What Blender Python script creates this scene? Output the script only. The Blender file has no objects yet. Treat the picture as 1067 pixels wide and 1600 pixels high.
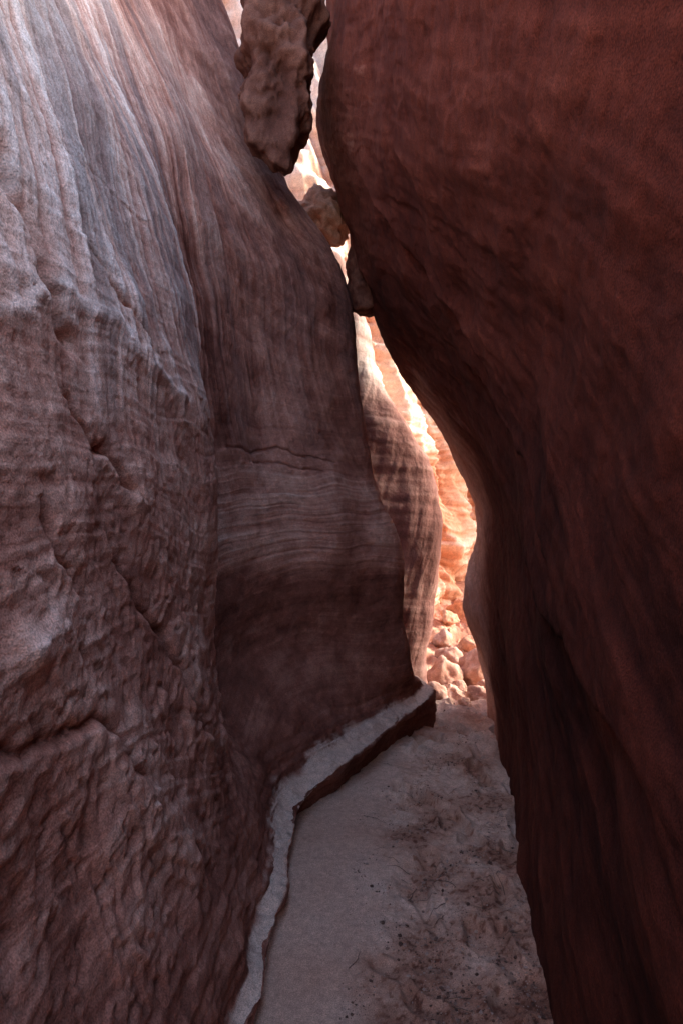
import bpy, math, random
import numpy as np
from mathutils import Vector, Euler
import bmesh

random.seed(7)
rng = np.random.RandomState(11)
scene = bpy.context.scene

# ------------------------------------------------------------------ noise
PERM = rng.permutation(256)
PERM = np.concatenate([PERM, PERM, PERM])
GR = rng.normal(size=(256, 3)); GR /= np.linalg.norm(GR, axis=1)[:, None]

def pnoise(x, y, z):
    x, y, z = np.broadcast_arrays(np.asarray(x, float), np.asarray(y, float), np.asarray(z, float))
    xi = np.floor(x).astype(int); yi = np.floor(y).astype(int); zi = np.floor(z).astype(int)
    xf = x - xi; yf = y - yi; zf = z - zi
    u = xf**3*(xf*(xf*6-15)+10); v = yf**3*(yf*(yf*6-15)+10); w = zf**3*(zf*(zf*6-15)+10)
    def g(a, b, c):
        h = PERM[PERM[PERM[(xi+a) & 255] + ((yi+b) & 255)] + ((zi+c) & 255)]
        G = GR[h]
        return G[..., 0]*(xf-a) + G[..., 1]*(yf-b) + G[..., 2]*(zf-c)
    def l(t, a, b): return a + t*(b-a)
    return l(w, l(v, l(u, g(0,0,0), g(1,0,0)), l(u, g(0,1,0), g(1,1,0))),
                l(v, l(u, g(0,0,1), g(1,0,1)), l(u, g(0,1,1), g(1,1,1)))) * 1.6

def fbm(x, y, z, o=4, gain=0.5):
    s = 0; a = 1.0
    for i in range(o):
        s = s + a*pnoise(x+i*17.3, y-i*9.1, z+i*5.7)
        x = x*2.03; y = y*2.03; z = z*2.03; a *= gain
    return s

def sstep(a, b, t):
    t = np.clip((t-a)/(b-a), 0, 1); return t*t*(3-2*t)

def terrace(f, k, w=0.12):
    g = f*k; b = np.floor(g); fr = g-b
    return (b+sstep(0.5-w, 0.5+w, fr))/k

# ------------------------------------------------------------------ sheets
def catmull(P, axis, counts):
    P = np.moveaxis(P, axis, 0); n = P.shape[0]
    Pe = np.concatenate([2*P[:1]-P[1:2], P, 2*P[-1:]-P[-2:-1]])
    out = []
    for i in range(n-1):
        c = counts[i]
        t = np.arange(c)/c
        if i == n-2: t = np.linspace(0, 1, c+1)
        t = t.reshape((-1,)+(1,)*(P.ndim-1))
        p0, p1, p2, p3 = Pe[i], Pe[i+1], Pe[i+2], Pe[i+3]
        m1 = (p2-p0)*0.42; m2 = (p3-p1)*0.42
        c1 = np.linalg.norm(p2-p1, axis=-1, keepdims=True)
        l1 = np.linalg.norm(m1, axis=-1, keepdims=True)+1e-9; l2 = np.linalg.norm(m2, axis=-1, keepdims=True)+1e-9
        m1 = m1*np.minimum(1, c1*1.2/l1); m2 = m2*np.minimum(1, c1*1.2/l2)
        out.append((2*t**3-3*t**2+1)*p1 + (t**3-2*t**2+t)*m1 + (-2*t**3+3*t**2)*p2 + (t**3-t**2)*m2)
    return np.moveaxis(np.concatenate(out), 0, axis)

def grid_normals(S):
    du = np.gradient(S, axis=1); dv = np.gradient(S, axis=0)
    n = np.cross(du, dv); n /= (np.linalg.norm(n, axis=-1, keepdims=True)+1e-12)
    return n

def make_grid(name, S, mat, flip=False, col=None):
    r, c = S.shape[:2]
    idx = np.arange(r*c).reshape(r, c)
    a = idx[:-1, :-1].ravel(); b = idx[:-1, 1:].ravel(); d = idx[1:, 1:].ravel(); e = idx[1:, :-1].ravel()
    F = np.stack([a, b, d, e] if not flip else [a, e, d, b], 1)
    me = bpy.data.meshes.new(name)
    me.vertices.add(r*c); me.vertices.foreach_set("co", S.reshape(-1).astype(np.float32))
    nf = len(F)
    me.loops.add(nf*4); me.loops.foreach_set("vertex_index", F.reshape(-1).astype(np.int32))
    me.polygons.add(nf)
    me.polygons.foreach_set("loop_start", (np.arange(nf)*4).astype(np.int32))
    me.polygons.foreach_set("loop_total", np.full(nf, 4, np.int32))
    me.polygons.foreach_set("use_smooth", np.ones(nf, bool))
    me.update(calc_edges=True)
    if col is not None: set_col(me, col.reshape(-1, 3))
    me.materials.append(mat)
    ob = bpy.data.objects.new(name, me); scene.collection.objects.link(ob)
    return ob

def set_col(me, col):
    at = me.color_attributes.new("rock_col", 'FLOAT_COLOR', 'POINT')
    c4 = np.ones((len(col), 4), np.float32); c4[:, :3] = np.clip(col, 0.008, 0.85)
    at.data.foreach_set("color", c4.reshape(-1))

def poly_mesh(name, V, F, mat, smooth=True, col=None):
    me = bpy.data.meshes.new(name)
    me.from_pydata([tuple(v) for v in V], [], [tuple(f) for f in F])
    me.update()
    me.polygons.foreach_set("use_smooth", np.full(len(F), smooth, bool))
    if col is not None: set_col(me, col)
    me.materials.append(mat)
    ob = bpy.data.objects.new(name, me); scene.collection.objects.link(ob)
    return ob

def polyline_dist(Y, Z, pts):
    d = np.full(Y.shape, 9.0); side = np.zeros(Y.shape)
    for (y0, z0), (y1, z1) in zip(pts[:-1], pts[1:]):
        vy, vz = y1-y0, z1-z0; L = vy*vy+vz*vz
        t = np.clip(((Y-y0)*vy+(Z-z0)*vz)/L, 0, 1)
        dy = Y-(y0+t*vy); dz = Z-(z0+t*vz)
        dd = np.sqrt(dy*dy+dz*dz)
        s = np.clip((dy*vz-dz*vy)/math.sqrt(L)/0.006, -1, 1)
        side = np.where(dd < d, s, side); d = np.minimum(d, dd)
    return d, side

def lerp3(v, stops):
    p = [s[0] for s in stops]
    return np.stack([np.interp(v, p, [s[1][k] for s in stops]) for k in range(3)], -1)

# ------------------------------------------------------------------ materials
def N(nt, t, **k):
    n = nt.nodes.new(t)
    for a, b in k.items(): setattr(n, a, b)
    return n

def surf_mat(name, gscale=230, grain=(0.62, 1.25), bscale=24, bump=0.6, dist=0.014, rough=0.92, blot=(0.8,1.15)):
    m = bpy.data.materials.new(name); m.use_nodes = True
    nt = m.node_tree; nt.nodes.clear(); L = nt.links.new
    out = N(nt, "ShaderNodeOutputMaterial"); bs = N(nt, "ShaderNodeBsdfPrincipled"); L(bs.outputs[0], out.inputs[0])
    bs.inputs["Roughness"].default_value = rough; bs.inputs["Specular IOR Level"].default_value = 0.12
    at = N(nt, "ShaderNodeAttribute"); at.attribute_name = "rock_col"
    tc = N(nt, "ShaderNodeTexCoord")
    g = N(nt, "ShaderNodeTexNoise"); g.inputs["Scale"].default_value = gscale; g.inputs["Detail"].default_value = 1.5
    b = N(nt, "ShaderNodeTexNoise"); b.inputs["Scale"].default_value = bscale; b.inputs["Detail"].default_value = 4; b.inputs["Roughness"].default_value = 0.68
    L(tc.outputs["Object"], g.inputs["Vector"]); L(tc.outputs["Object"], b.inputs["Vector"])
    mr = N(nt, "ShaderNodeMapRange"); L(g.outputs["Fac"], mr.inputs[0])
    mr.inputs[1].default_value = 0.3; mr.inputs[2].default_value = 0.7; mr.inputs[3].default_value = grain[0]; mr.inputs[4].default_value = grain[1]
    mb = N(nt, "ShaderNodeMapRange"); L(b.outputs["Fac"], mb.inputs[0])
    mb.inputs[1].default_value = 0.3; mb.inputs[2].default_value = 0.7; mb.inputs[3].default_value = blot[0]; mb.inputs[4].default_value = blot[1]
    mm = N(nt, "ShaderNodeMath", operation='MULTIPLY'); L(mr.outputs[0], mm.inputs[0]); L(mb.outputs[0], mm.inputs[1])
    sc = N(nt, "ShaderNodeVectorMath", operation='SCALE'); L(at.outputs["Color"], sc.inputs[0]); L(mm.outputs[0], sc.inputs["Scale"])
    L(sc.outputs[0], bs.inputs["Base Color"])
    h = N(nt, "ShaderNodeMath", operation='MULTIPLY_ADD'); L(g.outputs["Fac"], h.inputs[0]); h.inputs[1].default_value = 0.18; L(b.outputs["Fac"], h.inputs[2])
    bp = N(nt, "ShaderNodeBump"); bp.inputs["Strength"].default_value = bump; bp.inputs["Distance"].default_value = dist
    L(h.outputs[0], bp.inputs["Height"]); L(bp.outputs[0], bs.inputs["Normal"])
    return m

M_rock = surf_mat("sandstone_grainy")
M_smooth = surf_mat("sandstone_smooth", bump=0.45)
M_sand = surf_mat("canyon_sand", gscale=260, grain=(0.6, 1.2), bscale=34, bump=0.5, dist=0.010)

# ------------------------------------------------------------------ LEFT WALL
cy = [-7, -3, -0.5, 0.6, 1.3, 2.0, 2.8, 3.3, 3.8, 4.2, 4.5, 4.75, 5.1, 5.3]  # unseen first station bends across behind the camera to block light
rows = [
 (-0.3, [4,-.8,-.48,-.38,-.30,-.30,-.30,-.26,.01,.28,.56,.68,.3,-1.2]),
 (0.02, [4,-.8,-.48,-.38,-.30,-.28,-.27,-.22,.04,.31,.59,.71,.3,-1.2]),
 (None, [4,-.8,-.48,-.38,-.29,-.25,-.24,-.17,.11,.38,.62,.71,.3,-1.2]),
 (None, [4,-.85,-.52,-.42,-.35,-.31,-.31,-.27,.02,.29,.55,.61,.2,-1.2]),
 (0.45, [4,-.9,-.60,-.50,-.45,-.40,-.43,-.44,-.16,.14,.50,.48,.05,-1.2]),
 (0.8,  [4,-.9,-.66,-.56,-.54,-.50,-.52,-.67,-.39,.03,.44,.42,-.05,-1.2]),
 (1.3,  [4,-.9,-.70,-.60,-.58,-.57,-.55,-.75,-.36,.13,.43,.40,-.1,-1.3]),
 (1.7,  [4,-.9,-.72,-.62,-.60,-.60,-.57,-.74,-.38,.05,.29,.26,-.25,-1.4]),
 (2.1,  [4,-.95,-.76,-.66,-.64,-.64,-.61,-.74,-.47,-.09,.19,.15,-.3,-1.5]),
 (2.6,  [4,-1.1,-.88,-.78,-.74,-.74,-.71,-.75,-.52,-.19,.09,.05,-.4,-1.6]),
 (3.1,  [4,-1.3,-1.08,-.98,-.91,-.88,-.86,-.80,-.55,-.25,.03,.0,-.5,-1.7]),
 (3.5,  [4,-1.6,-1.35,-1.22,-1.12,-1.05,-1.0,-.88,-.66,-.36,-.09,-.12,-.6,-1.8]),
 (4.0,  [4,-2.1,-1.8,-1.65,-1.5,-1.32,-1.18,-1.05,-.86,-.62,-.42,-.45,-.9,-2]),
 (4.6,  [4,-2.8,-2.4,-2.2,-2.0,-1.7,-1.42,-1.25,-1.05,-.83,-.63,-.66,-1.1,-2.2]),
 (5.2,  [4,-3.8,-3.4,-3.2,-2.9,-2.4,-1.75,-1.5,-1.27,-1.06,-.86,-.9,-1.3,-2.4]),
 (6.5,  [4,-6,-5.6,-5.2,-4.6,-3.9,-3.0,-2.4,-2.0,-1.7,-1.45,-1.5,-1.9,-2.8]),
 (8.5,  [4,-8,-7.6,-7.2,-6.6,-5.6,-4.5,-3.8,-3.2,-2.8,-2.4,-2.5,-2.8,-3.4]),
 (9.2,  [3]+[-11]*13),
]
zl = [.04,.04,.04,.045,.05,.06,.08,.13,.17,.19,.20,.19,.18,.18]
zi = [.07,.07,.07,.07,.08,.09,.12,.19,.24,.27,.27,.26,.24,.24]
rimL = np.array([3.8,4.6,4.6,4.6,4.6,4.6,4.8,5.3,6.2,7.5,9,9.2,9.2,9.2])  # unseen near rim, shaped to control sky and bounce light
P = np.zeros((len(rows), len(cy), 3))
for i, (z, xs) in enumerate(rows):
    P[i, :, 0] = xs; P[i, :, 1] = cy; P[i, :, 2] = z if z is not None else 0
    if i <= 3:
        P[i, 9:13, 1] += [0.08, 0.2, 0.3, 0.35]
    if i == 2: P[i, :, 2] = zl
    if i == 3: P[i, :, 2] = zi; P[i, 7:11, 1] += 0.07
    if i == 4: P[i, 8:12, 1] += 0.07
    if i == 5: P[i, 8:10, 1] += 0.05
    if i in (5,6,7,8): P[i, 7, 1] -= 0.10
    if z is not None:
        over = np.maximum(P[i,:,2]-rimL, 0)
        P[i,:,2] = np.where(over > 0, rimL+over*0.08, P[i,:,2])
rc = [8,30,30,48,60,90,84,80,90,84,70,66,60,50,24,16,10]
cc = [10,16,34,60,130,150,105,95,95,84,60,45,16]
S = catmull(catmull(P, 0, rc), 1, cc)
n = grid_normals(S)
X, Y, Z = S[..., 0], S[..., 1], S[..., 2]
if n[500, 300, 0] < 0: n = -n
RI = np.arange(S.shape[0])[:, None]*np.ones((1, S.shape[1]))
wall = sstep(0.25, 0.5, Z)
face = sstep(2.95, 3.3, Y)
D = 0.045*fbm(X*0.9, Y*0.9, Z*0.8, 3)
fine = fbm(X*6, Y*6, Z*6, 5, 0.6)
D += 0.006*fine
D += 0.016*fbm(X*2.6+3, Y*2.6, Z*2.0, 3)
pf = fbm(Y*2.0+0.5*Z, Z*1.3, X*1.5+2.2, 5, 0.5)
pl = terrace(pf, 4.0, 0.10)
plm = wall*(1-0.75*face)*(1-0.85*sstep(1.9, 2.4, Z))*(0.3+0.7*sstep(-0.3, 0.3, fbm(Y*0.9, Z*0.9, 7.1, 2)))
D += 0.042*pl*plm
flu = sstep(1.3, 2.5, Z)*(1-0.6*sstep(3.2, 4, Y))
wy = Y + 0.10*pnoise(Y*1.5, Z*1.2, 3.3) + 0.10*Z
flute = fbm(wy*8, Z*0.5, X*0, 5, 0.65)
flute2 = fbm(wy*34+9, Z*1.2, X*0+2, 3, 0.7)
D += flu*(0.009*flute+0.004*flute2)
sweep = 0.30*np.exp(-((Y-2.7)/0.8)**2)*(1-sstep(1.0, 2.2, Z)) + 0.45*face*(Y-3.9)*sstep(2.0, 2.9, Z)
zz = Z + 0.11*pnoise(X*0.8, Y*0.8, Z*0.6) + 0.03*pnoise(X*3, Y*3, Z*3) - 0.10*Y*(1-face) + sweep
bed = fbm(zz*9, Y*0.3+3, X*0.3, 4, 0.6)
bedf = fbm(zz*46, Y*0.7, X*0.7, 3, 0.75)
arc = 1.22 + 0.10*pnoise(Y*2.2, X*2.2, 4.4) - 0.10*np.abs(Y-3.9)
mid = sstep(arc-0.05, arc+0.16, Z)*(1-sstep(1.70, 1.95, zz))
soft = 1-0.6*face*(1-mid)
D += 0.005*bed*(0.7+0.3*face)*(1-0.5*flu)*soft
D += 0.0024*bedf*(0.7+0.3*face)*soft
low = (1-sstep(1.0, 2.2, Z))*wall*(1-sstep(3.0, 3.4, Y))
pit = sstep(0.15, 0.8, fbm(X*34, Y*26, Z*22, 2))
D -= 0.009*pit*low
D += 0.006*low*fbm(X*11, Y*11, Z*8, 3, 0.6)
Yw = Y + 0.03*fbm(Y*6, Z*6, 1.1, 3); Zw = Z + 0.03*fbm(Y*6, Z*6, 7.7, 3)
crk = np.zeros_like(Z); pale = np.zeros_like(Z)
for pts, dep, w, st in [
    ([(1.62,1.62),(1.7,1.5),(1.85,1.35),(2.05,1.19),(2.2,0.95),(2.45,0.62)], .07, .016, .020),
    ([(1.22,2.45),(1.32,2.28),(1.42,2.1),(1.52,2.0)], .10, .030, .016),
    ([(1.5,1.84),(1.62,1.76),(1.72,1.77),(1.85,1.66)], .05, .014, .010),
    ([(1.75,2.3),(1.95,2.22),(2.1,2.15)], .04, .014, .010),
    ([(1.30,1.62),(1.36,1.5),(1.42,1.44)], .03, .012, .008),
    ([(1.05,1.22),(1.25,1.13),(1.5,1.12),(1.7,0.9)], .02, .012, .010),
    ([(3.5,1.95),(3.9,1.99),(4.2,1.95)], .012, .009, .006),
    ([(3.7,1.90),(3.9,1.88),(4.1,1.87)], .010, .008, .004)]:
    d, sd = polyline_dist(Yw, Zw, pts)
    brk = 0.55+0.45*pnoise(Y*9, Z*9, 3.1)
    D -= dep*np.exp(-(d/(w*(0.6+0.8*brk)))**2)
    D += st*sd*np.exp(-(d/0.08))*wall
    crk = np.maximum(crk, np.exp(-(d/(w*1.2))**2))
d, sd = polyline_dist(Yw, Zw, [(0.95,2.02),(1.2,1.98),(1.5,2.12),(1.8,2.13),(2.1,2.08),(2.4,2.02)])
D += 0.010*np.exp(-(d/0.025)**2); pale = np.maximum(pale, 0.9*np.exp(-(d/0.022)**2))
dk = np.sqrt(((Yw-1.24)/0.10)**2+((Zw-1.33)/0.05)**2); D += 0.035*np.exp(-dk**2); pale = np.maximum(pale, np.exp(-dk**2))
lo = 1-wall
Dl = 0.045*fbm(Y*1.9, X*1.5, 1.5, 3) + 0.014*fbm(X*7, Y*7, Z*7, 4, 0.6) + 0.016*terrace(fbm(Z*16, Y*0.8, 2.2, 2), 3)
D = D*(0.25+0.75*wall) + lo*Dl
S2 = S + n*D[..., None]
n2 = grid_normals(S2)
if n2[500, 300, 0] < 0: n2 = -n2
v = 0.58+0.26*fbm(X*0.8+4, Y*0.8, Z*0.9, 3) + 0.14*fine + 0.3*pl*plm
v += flu*(0.28*flute+0.28*flute2) + (0.18*bed*(0.5+0.5*face) + 0.17*bedf*(0.7+0.3*face)*(1-0.4*flu))*soft
v += 0.22*flu*(1-sstep(1.7, 2.5, Y))  # skylight on the near upper wall, put into its colour
v -= 0.24*face  # shade of the recessed face, put into its colour
v += 0.26*face*mid
v += 0.20*face*sstep(0.1, 0.5, fbm((Y+0.8*Z)*2.2, (Z-0.8*Y)*0.6, 3.3, 3))*sstep(2.0, 2.5, Z)
v -= 0.10*face*(1-sstep(1.0, 1.3, Z))  # browner lower beds, also deepening the face's shade in colour
v -= 0.14*low*(1-sstep(0.6, 1.3, Z))  # near wall foot: fading light painted as darker colour
v = v + 0.4*pale - 0.35*crk - 0.2*lo  # lo term paints undercut shade on the ledge front
col = lerp3(v, [(0,(.13,.052,.040)), (0.3,(.28,.138,.110)), (0.55,(.47,.275,.225)), (0.8,(.64,.465,.40)), (1.1,(.82,.73,.69))])
var = flu*sstep(0.05, 0.5, fbm(wy*5+30, Z*0.6, 0.7, 3, 0.6)+0.25*sstep(2, 3.2, Z)+0.15*flute2-0.2*(1-sstep(1.4,2.2,Y)))
col = col*(1-0.6*var[..., None]) + 0.6*var[..., None]*np.array([.20,.16,.16])
warm = np.maximum(face, 1-sstep(1.6, 2.8, Z))[..., None]
col = col*(1-warm) + warm*col*np.array([1.0, .82, .74])
patch = 0.12*fine + 0.22*sstep(3.6, 4.4, Y)*fbm(X*4, Y*4, Z*4+8, 3, 0.6)
up = sstep(0.36, 0.66, 0.65*n[..., 2]+0.35*n2[..., 2]+patch-0.10*sstep(3.9, 4.5, Y))
up = up*(1-sstep(66, 80, RI+14*fbm(X*5, Y*5, Z*0+3.3, 3)))      # wind-blown sand lies only on the ledge top
col = col*(1-up[..., None]) + up[..., None]*np.array([.68,.52,.43])
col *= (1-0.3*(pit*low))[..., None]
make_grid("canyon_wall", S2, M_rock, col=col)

# ------------------------------------------------------------------ RIGHT WALL
cy = [-7,-3,-.5,.6,1.3,2,2.8,3.5,4.2,4.8,5.2,5.5,5.75]
rim = np.array([2.4,2.5,2.8,3.2,3.7,4.2,4.9,5.8,7.0,8.5,9,9,9])  # unseen near rim lowered to let skylight onto the left wall
rows = [
 (-.3, [.9,.8,.62,.6,.62,.66,.80,.92,1.02,1.13,1.20,1.7,6]),
 (.25, [.9,.8,.62,.6,.63,.68,.82,.94,1.03,1.14,1.19,1.7,6]),
 (.85, [.9,.8,.62,.6,.64,.70,.82,.90,.96,1.00,1.03,1.5,6]),
 (1.35,[.9,.8,.62,.6,.64,.70,.82,.90,.98,1.05,1.12,1.5,6]),
 (1.65,[.9,.8,.62,.6,.63,.69,.80,.88,.96,1.03,1.08,1.5,6]),
 (2.05,[.9,.8,.6,.57,.6,.64,.72,.78,.82,.83,.93,1.4,6]),
 (2.5, [.9,.75,.55,.5,.52,.54,.58,.60,.58,.57,.68,1.2,6]),
 (2.9, [.9,.7,.5,.43,.44,.44,.43,.41,.36,.32,.45,1.0,6]),
 (3.35,[.9,.65,.42,.36,.36,.33,.30,.24,.18,.13,.3,.9,6]),
 (3.75,[.9,.6,.38,.32,.3,.26,.2,.13,.05,.0,.2,.8,6]),
 (4.1, [.9,.6,.36,.3,.27,.22,.15,.06,-.04,-.09,.1,.8,6]),
 (4.5, [.9,.62,.38,.32,.27,.22,.13,.02,-.10,-.18,.1,.8,6]),
 (5.0, [.9,.7,.45,.38,.32,.26,.17,.07,-.03,-.11,.1,.8,6]),
 (5.6, [.95,.8,.55,.5,.42,.35,.25,.15,.0,-.1,.15,.9,6]),
 (7.0, [1.2,1.1,.9,.85,.8,.7,.6,.5,.4,.3,.5,1.2,6]),
 (9.0, [1.8,1.7,1.5,1.4,1.4,1.3,1.2,1.1,1.0,1.0,1.1,1.6,6]),
 (9.6, [12]*13)]
P = np.zeros((len(rows), len(cy), 3))
for i, (z, xs) in enumerate(rows):
    z_ = np.full(len(cy), z, float); x_ = np.array(xs, float)
    over = np.maximum(z_-rim, 0)
    x_ = np.where(over > 0, x_+over*1.6, x_)
    z_ = np.where(over > 0, rim+over*0.10, z_)
    P[i,:,0] = x_; P[i,:,1] = cy; P[i,:,2] = z_
rc = [16,40,40,32,45,50,50,50,50,50,40,40,30,20,12,6]
cc = [8,14,25,45,80,95,85,80,75,50,25,16]
S = catmull(catmull(P, 0, rc), 1, cc)
n = grid_normals(S)
if n[150, 200, 0] > 0: n = -n
X, Y, Z = S[..., 0], S[..., 1], S[..., 2]
D = 0.045*fbm(X*0.9+20, Y*0.9, Z*0.9, 3)
q = Z - 0.72*Y + 0.12*pnoise(Y*0.8, Z*0.8, 2.2); al = Y+0.7*Z
scoop = fbm(q*2.0, al*0.35, X*0.3+4, 4, 0.5)
D += 0.022*scoop
stri = fbm(q*11, al*1.2, 6.1, 4, 0.65)
D += 0.0024*stri
fine = fbm(X*6, Y*6, Z*6, 5, 0.6)
D += 0.006*fine
D += 0.014*terrace(fbm(q*1.2+5, al*0.5, X+1.7, 4, 0.5), 3.0, 0.10)
crk = np.zeros_like(Z)
for pts, dep, w, st in [([(3.9,3.6),(3.7,3.25),(3.5,3.0),(3.2,2.65),(3.0,2.4)], .03,.018,.03),
                        ([(3.3,2.35),(2.9,2.05),(2.5,1.75),(2.2,1.5)], .025,.02,.025),
                        ([(2.6,1.38),(2.3,1.25),(1.9,1.2),(1.5,1.12)], .02,.016,.025),
                        ([(4.6,3.3),(4.45,3.0),(4.3,2.6)], .02,.02,.02)]:
    d, sd = polyline_dist(Y+0.04*fbm(Y*5,Z*5,2.2,3), Z+0.04*fbm(Y*5,Z*5,8.2,3), pts)
    e = np.exp(-(d/w)**2)*(0.6+0.4*pnoise(Y*7, Z*7, 1.0))
    D -= dep*e; D += st*sd*np.exp(-d/0.15); crk = np.maximum(crk, e)
S2 = S + n*D[..., None]
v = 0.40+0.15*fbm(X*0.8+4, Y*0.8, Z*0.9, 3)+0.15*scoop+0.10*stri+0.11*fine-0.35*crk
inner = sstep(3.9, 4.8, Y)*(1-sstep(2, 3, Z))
v += 0.75*inner  # bounce light on the inner edge, painted as paler rock
v -= 0.22*(1-sstep(1.8, 3.4, Y))*(1-sstep(1.6, 2.8, Z))  # painted shade: near, low part of the wall darkened in colour
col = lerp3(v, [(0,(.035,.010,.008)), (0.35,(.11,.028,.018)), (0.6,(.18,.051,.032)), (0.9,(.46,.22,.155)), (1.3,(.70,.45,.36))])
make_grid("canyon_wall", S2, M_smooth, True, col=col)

# ------------------------------------------------------------------ SECOND FIN
cols = 7
finrows = [(-.3,.76),(.26,.72),(.55,.78),(.82,.82),(1.2,.86),(1.6,.86),(2.05,.77),(2.35,.60),(2.6,.42),(2.9,.31),(3.2,.235),(3.55,.12),(3.85,.0),(4.0,-.35),(4.4,-.9),(5.2,-1.4),(8.5,-2.2),(9.0,-8)]
P = np.zeros((len(finrows), cols, 3))
for i, (z, xe) in enumerate(finrows):
    xs = [xe-1.6, xe-.7, xe-.28, xe-.06, xe, xe-.12, xe-1.2]
    ys = [5.35, 5.35, 5.4, 5.5, 5.65, 5.9, 6.3]
    if i == len(finrows)-1: xs = [-8]*7
    P[i,:,0] = xs; P[i,:,1] = ys; P[i,:,2] = z
S = catmull(catmull(P, 0, [20]*10+[20]*4+[14,12,6]), 1, [10,40,55,50,30,15])
n = grid_normals(S)
if n[60, 60, 1] > 0: n = -n
X, Y, Z = S[..., 0], S[..., 1], S[..., 2]
bed = fbm((Z+0.1*X)*12, X*.5, Y*.5, 4, .6); fl = fbm(X*5-Z*1.2, Y*4, Z*0.8, 4, .55)
D = 0.05*fbm(X*1.5+9, Y*1.5, Z*1.2, 3)+0.012*fl+0.007*bed
v = 0.28+0.22*bed+0.12*fl+0.18*fbm(X*1.3, Y, Z*1.3, 3)+0.45*sstep(2.2, 2.8, Z)  # last term paints the lit top of the fin
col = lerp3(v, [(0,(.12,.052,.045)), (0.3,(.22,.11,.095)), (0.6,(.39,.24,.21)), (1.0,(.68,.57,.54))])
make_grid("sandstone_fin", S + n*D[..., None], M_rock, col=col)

# ------------------------------------------------------------------ FAR CHAMBER WALL (sunlit)
plan = [(-7,6.4),(-2.5,6.9),(-0.8,7.2),(0.0,7.3),(0.55,7.45),(0.95,7.9),(1.15,8.5),(1.5,8.9),(1.75,9.6),(2.1,10.4),(3.5,11.0),(6,10.6),(9,9.5)]
zs = [-.3,.4,1.0,1.6,2.2,2.8,3.5,4.3,5.2,6.5,8.5,11,12]
P = np.zeros((len(zs), len(plan), 3))
for i, z in enumerate(zs):
    for j, (x, y) in enumerate(plan):
        lean = 0.10*max(z-1.2, 0)
        P[i,j] = (x-lean*0.8, y+lean*0.9, z)
P[-1,:,1] += 6
S = catmull(catmull(P, 0, [35,35,40,40,40,35,35,30,30,24,15,5]), 1, [10,30,55,60,80,80,65,55,50,35,15,10])
n = grid_normals(S)
if n[60, 200, 1] > 0: n = -n
X, Y, Z = S[..., 0], S[..., 1], S[..., 2]
zz = Z+0.15*pnoise(X, Y, Z)+0.1*X
fold = fbm((X+0.45*Z)*1.7, Y*1.2, Z*0.3, 3, 0.5); bed = fbm(zz*4.5, X*0.4, Y*0.4, 5, 0.65)
D = 0.36*fold + 0.05*fbm(X*4, Y*3, Z*3, 4) + 0.06*bed
v = 0.48+0.3*fold+0.30*bed+0.12*fbm(X*3,Y*3,Z*3,3)+0.38*sstep(1.9,2.9,Z)  # last term paints the bright glow on the upper wall
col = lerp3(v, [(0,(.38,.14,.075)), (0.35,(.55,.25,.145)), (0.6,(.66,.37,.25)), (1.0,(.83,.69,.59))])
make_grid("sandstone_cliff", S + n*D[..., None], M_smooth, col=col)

# ------------------------------------------------------------------ FLOOR
def floor_parts(x, y):
    x = np.asarray(x, float); y = np.asarray(y, float)
    cx = 0.30+0.16*(y-2)
    h = 0.02*fbm(x*1.3, y*1.3, 0.3, 3)
    ro = sstep(-0.38, -0.12, x-cx+0.12*pnoise(x*2, y*2, 7.7))
    fa = 0.65+0.35*sstep(2.6, 3.6, y)
    h = h + (0.3+0.7*ro)*(0.024*fa*fbm(x*4.5, y*3.8, 2.2, 4, 0.5)) + (0.25+0.75*ro)*0.006*fbm(x*18, y*18, 1.2, 3, 0.6)
    ff = fbm(x*4.6+7, y*3.0, 4.1, 2)
    foot = sstep(0.15, 0.40, ff)*ro
    h = h - 0.042*fa*foot + 0.012*fa*ro*np.exp(-((ff-0.10)/0.07)**2)
    far = sstep(5.3, 10, y)
    h = h + far*0.55 + sstep(4.3, 5.4, y)*0.05*fbm(x*3, y*3, 5.5, 4, 0.6)
    return h, ro, foot
def floor_h(x, y): return floor_parts(x, y)[0]
ys = np.concatenate([np.linspace(-9, 1.2, 30)[:-1], np.linspace(1.2, 5.6, 700), np.linspace(5.6, 13, 160)[1:], np.linspace(13, 60, 20)[1:]])
xs = np.concatenate([np.linspace(-30, -.8, 20)[:-1], np.linspace(-.8, 1.6, 400), np.linspace(1.6, 4, 40)[1:], np.linspace(4, 30, 20)[1:]])
YY, XX = np.meshgrid(ys, xs, indexing='ij')
H, RO, FT = floor_parts(XX, YY)
S = np.stack([XX, YY, H], -1)
blot = fbm(XX*2.6, YY*2.6, 4.0, 5, 0.6); sp = fbm(XX*34, YY*30, 2.0, 3, 0.7)
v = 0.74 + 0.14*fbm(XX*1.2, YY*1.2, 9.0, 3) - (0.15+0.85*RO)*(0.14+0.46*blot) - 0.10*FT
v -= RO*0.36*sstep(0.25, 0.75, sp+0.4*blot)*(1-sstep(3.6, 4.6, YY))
v += 0.12*sstep(3.2, 4.2, YY)  # light from the chamber on the mid floor, painted in
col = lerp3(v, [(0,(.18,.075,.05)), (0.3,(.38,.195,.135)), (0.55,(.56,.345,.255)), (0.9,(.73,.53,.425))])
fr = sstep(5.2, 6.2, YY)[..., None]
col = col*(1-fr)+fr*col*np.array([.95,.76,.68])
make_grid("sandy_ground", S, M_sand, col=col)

# ------------------------------------------------------------------ BOULDERS
_ico = {}
def ico(sub):
    if sub not in _ico:
        bm = bmesh.new(); bmesh.ops.create_icosphere(bm, subdivisions=sub, radius=1)
        V = np.array([v.co[:] for v in bm.verts]); F = [tuple(v.index for v in f.verts) for f in bm.faces]
        bm.free(); _ico[sub] = (V/np.linalg.norm(V, axis=1)[:, None], F)
    return _ico[sub]

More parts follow.
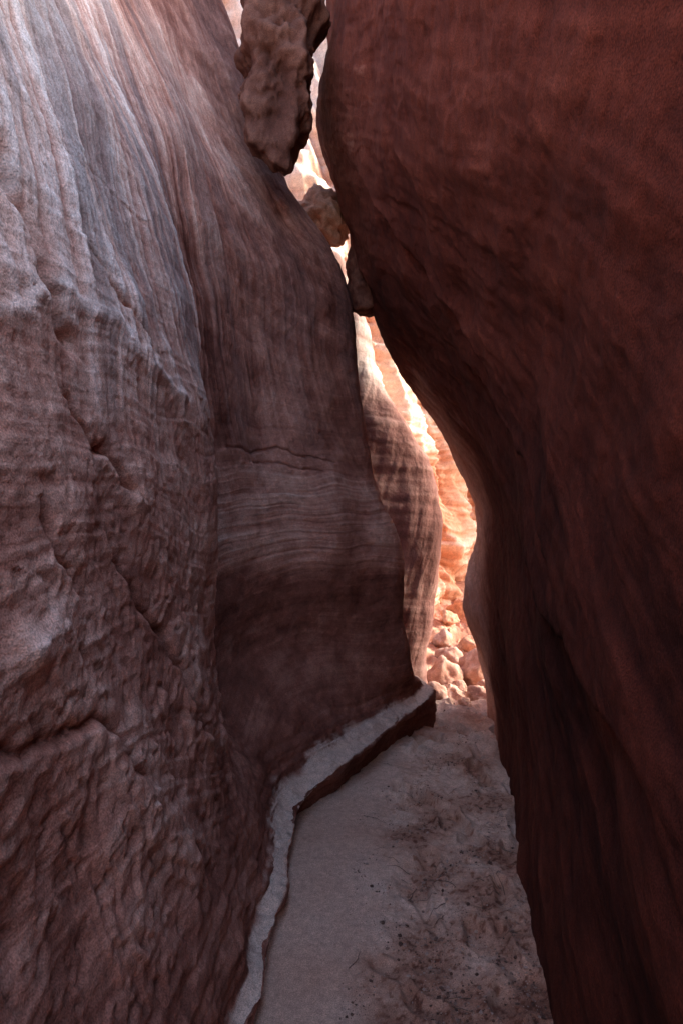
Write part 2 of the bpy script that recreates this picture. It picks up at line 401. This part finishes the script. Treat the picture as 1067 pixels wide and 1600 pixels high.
def boulder(name, loc, size, seed, stops, sub=5, rough=0.12, rot=(0,0,0), planes=14):
    V, F = ico(sub); r = np.random.RandomState(seed)
    nn = r.normal(size=(planes, 3)); nn /= np.linalg.norm(nn, axis=1)[:, None]
    dd = r.uniform(0.68, 1.0, planes)
    dots = V @ nn.T
    R = np.where(dots > 0.05, dd/np.maximum(dots, 0.05), 9)
    k = 16
    R = np.minimum(-np.log(np.exp(-k*np.minimum(R, 3)).sum(1)+np.exp(-k*1.2))/k, 1.25)
    W = V*R[:, None]*np.array(size)
    m = float(np.mean(size)); o = seed*3.7
    f1 = fbm(W[:,0]/m*1.8+o, W[:,1]/m*1.8, W[:,2]/m*1.8, 4, 0.5)
    f2 = fbm(W[:,0]/m*6+o, W[:,1]/m*6, W[:,2]/m*6, 4, 0.6)
    W = W + V*(m*rough*f1 + m*rough*0.22*f2)[:, None]
    Rm = np.array(Euler(rot).to_matrix())
    W = W @ Rm.T + np.array(loc)
    col = lerp3(0.5+0.3*f1+0.25*f2, stops)
    return poly_mesh(name, W, F, M_rock, col=col)

BR = [(0,(.06,.02,.014)), (0.5,(.125,.05,.034)), (1,(.26,.125,.09))]
PK = [(0,(.34,.17,.12)), (0.5,(.52,.31,.24)), (1,(.70,.50,.42))]
OR = [(0,(.42,.19,.11)), (0.5,(.60,.33,.22)), (1,(.74,.52,.40))]
boulder("chockstone_boulder", (-.39, 3.95, 4.42), (.28,.30,.72), 5, BR, 6, 0.20, (0,.10,.3), 16)
boulder("lodged_rock", (-.14, 5.0, 3.90), (.21,.16,.17), 9, OR, 5, 0.22, (0,.6,0.4), 9)
boulder("lodged_rock", (.22, 4.85, 3.33), (.20,.2,.30), 12, BR, 5, 0.12, (0,-.2,0))
k = 20
for (x, y, z, sx, sy, sz, m) in [
    (.93,5.9,.08,.16,.17,.20,PK),(1.24,6.1,.10,.14,.17,.22,PK),(1.16,5.45,.03,.10,.10,.08,PK),
    (.82,5.45,.04,.10,.12,.10,PK),(1.15,7.4,.12,.18,.2,.14,OR),(1.06,5.75,.02,.07,.08,.07,PK),
    (1.3,5.7,.03,.09,.09,.09,PK),(1.55,8.2,.3,.2,.3,.18,OR),(1.10,6.5,.10,.13,.15,.13,PK),
    (1.02,5.35,.015,.045,.05,.035,PK),(.98,5.6,.02,.05,.05,.04,PK),(1.38,6.8,.18,.15,.15,.15,OR),
    (1.28,7.6,.34,.12,.12,.10,OR),(1.08,6.95,.20,.11,.12,.12,PK)]:
    k += 1
    boulder("fallen_boulder", (x,y,z), (sx,sy,sz), k, m, 4, 0.16, (0.3*math.sin(k),0.3*math.cos(k),k))

# pebbles and crumbs, one object
V0, F0 = ico(1)
vs = []; fs = []; off = 0
r = np.random.RandomState(4)
xs_ = r.normal(size=60000)*0.24; ys_ = 1.5+r.uniform(0, 1, 60000)**1.5*4.5
xs_ = xs_+0.36+0.15*(ys_-2)
ok = (xs_ > -.15+.07*ys_) & (xs_ < 0.66+0.16*(ys_-2)) & (fbm(xs_*4, ys_*4, 9.0, 2)-0.12*np.maximum(ys_-2.4, 0) > r.uniform(-.3, .6, 60000))
xs_ = xs_[ok][:6000]; ys_ = ys_[ok][:6000]; hs = floor_h(xs_, ys_)
for x, y, h in zip(xs_, ys_, hs):
    s = min(0.0016*math.exp(r.exponential(0.42)), 0.009)
    W = V0*(s*r.uniform(0.6, 1.3, (len(V0), 1)))*np.array([1, r.uniform(.7,1.2), .6])
    vs.append(W+np.array([x, y, h+s*0.2])); fs += [tuple(i+off for i in f) for f in F0]; off += len(V0)
V = np.concatenate(vs)
pc = lerp3(np.repeat(r.uniform(0, 1, len(vs)), len(V0)), [(0,(.09,.05,.04)), (.5,(.22,.13,.10)), (1,(.52,.39,.33))])
poly_mesh("pebbles", V, fs, M_sand, False, col=pc)

# dry twigs, one object
vs = []; fs = []; off = 0
for i in range(60):
    y = r.uniform(1.9, 4.2); x = (0.28+0.15*(y-2)) + r.normal()*0.24
    if i < 22: y = r.uniform(2.3, 3.6); x = 0.58+0.14*(y-2)+r.normal()*0.04
    if x < -.1 or x > .62+.16*(y-2): continue
    a = r.uniform(0, 6.28); L = r.uniform(.02, .13); w = r.uniform(.0009, .002); nseg = 6
    px, py = x, y
    for s in range(nseg+1):
        a += r.normal()*0.25; px += math.cos(a)*L/nseg; py += math.sin(a)*L/nseg
        h = float(floor_h(px, py))+w+0.004*math.sin(s/nseg*3.1)
        ww = w*(1-0.6*s/nseg)
        for t in range(4):
            an = t*math.pi/2
            vs.append((px-math.sin(a)*ww*math.cos(an), py+math.cos(a)*ww*math.cos(an), h+ww*math.sin(an)))
    for s in range(nseg):
        for t in range(4):
            p = off+s*4
            fs.append((p+t, p+(t+1)%4, p+4+(t+1)%4, p+4+t))
    off += (nseg+1)*4
poly_mesh("dry_twigs", vs, fs, M_sand, col=np.tile(np.array([[.11,.08,.065]]), (len(vs), 1)))

# ------------------------------------------------------------------ LIGHT
sdir = Vector((0.84, 0.18, 0.47)).normalized()   # towards sun
el = math.asin(sdir.z); az = math.atan2(sdir.x, sdir.y)
w = bpy.data.worlds.new("World"); scene.world = w; w.use_nodes = True
nt = w.node_tree; bg = nt.nodes["Background"]
sky = nt.nodes.new("ShaderNodeTexSky"); sky.sky_type = 'NISHITA'; sky.sun_disc = False
sky.sun_elevation = el; sky.sun_rotation = az; sky.dust_density = 3.0; sky.air_density = 1.0
nt.links.new(sky.outputs[0], bg.inputs[0]); bg.inputs[1].default_value = 1.1
sl = bpy.data.lights.new("sun", 'SUN'); sl.energy = 4; sl.angle = math.radians(0.5); sl.color = (1, .94, .86)
so = bpy.data.objects.new("sun", sl); scene.collection.objects.link(so)
so.rotation_euler = (-sdir).to_track_quat('-Z', 'Y').to_euler()

# ------------------------------------------------------------------ CAMERA
cd = bpy.data.cameras.new("camera"); cd.sensor_fit = 'VERTICAL'; cd.sensor_height = 36; cd.sensor_width = 36
cd.lens = 22.5; cd.clip_start = 0.02; cd.clip_end = 500
co = bpy.data.objects.new("camera", cd); scene.collection.objects.link(co)
co.location = (0, 0, 1.6); co.rotation_euler = (math.radians(90), 0, 0)
scene.camera = co
scene.view_settings.view_transform = 'Standard'; scene.view_settings.look = 'None'; scene.view_settings.exposure = 0
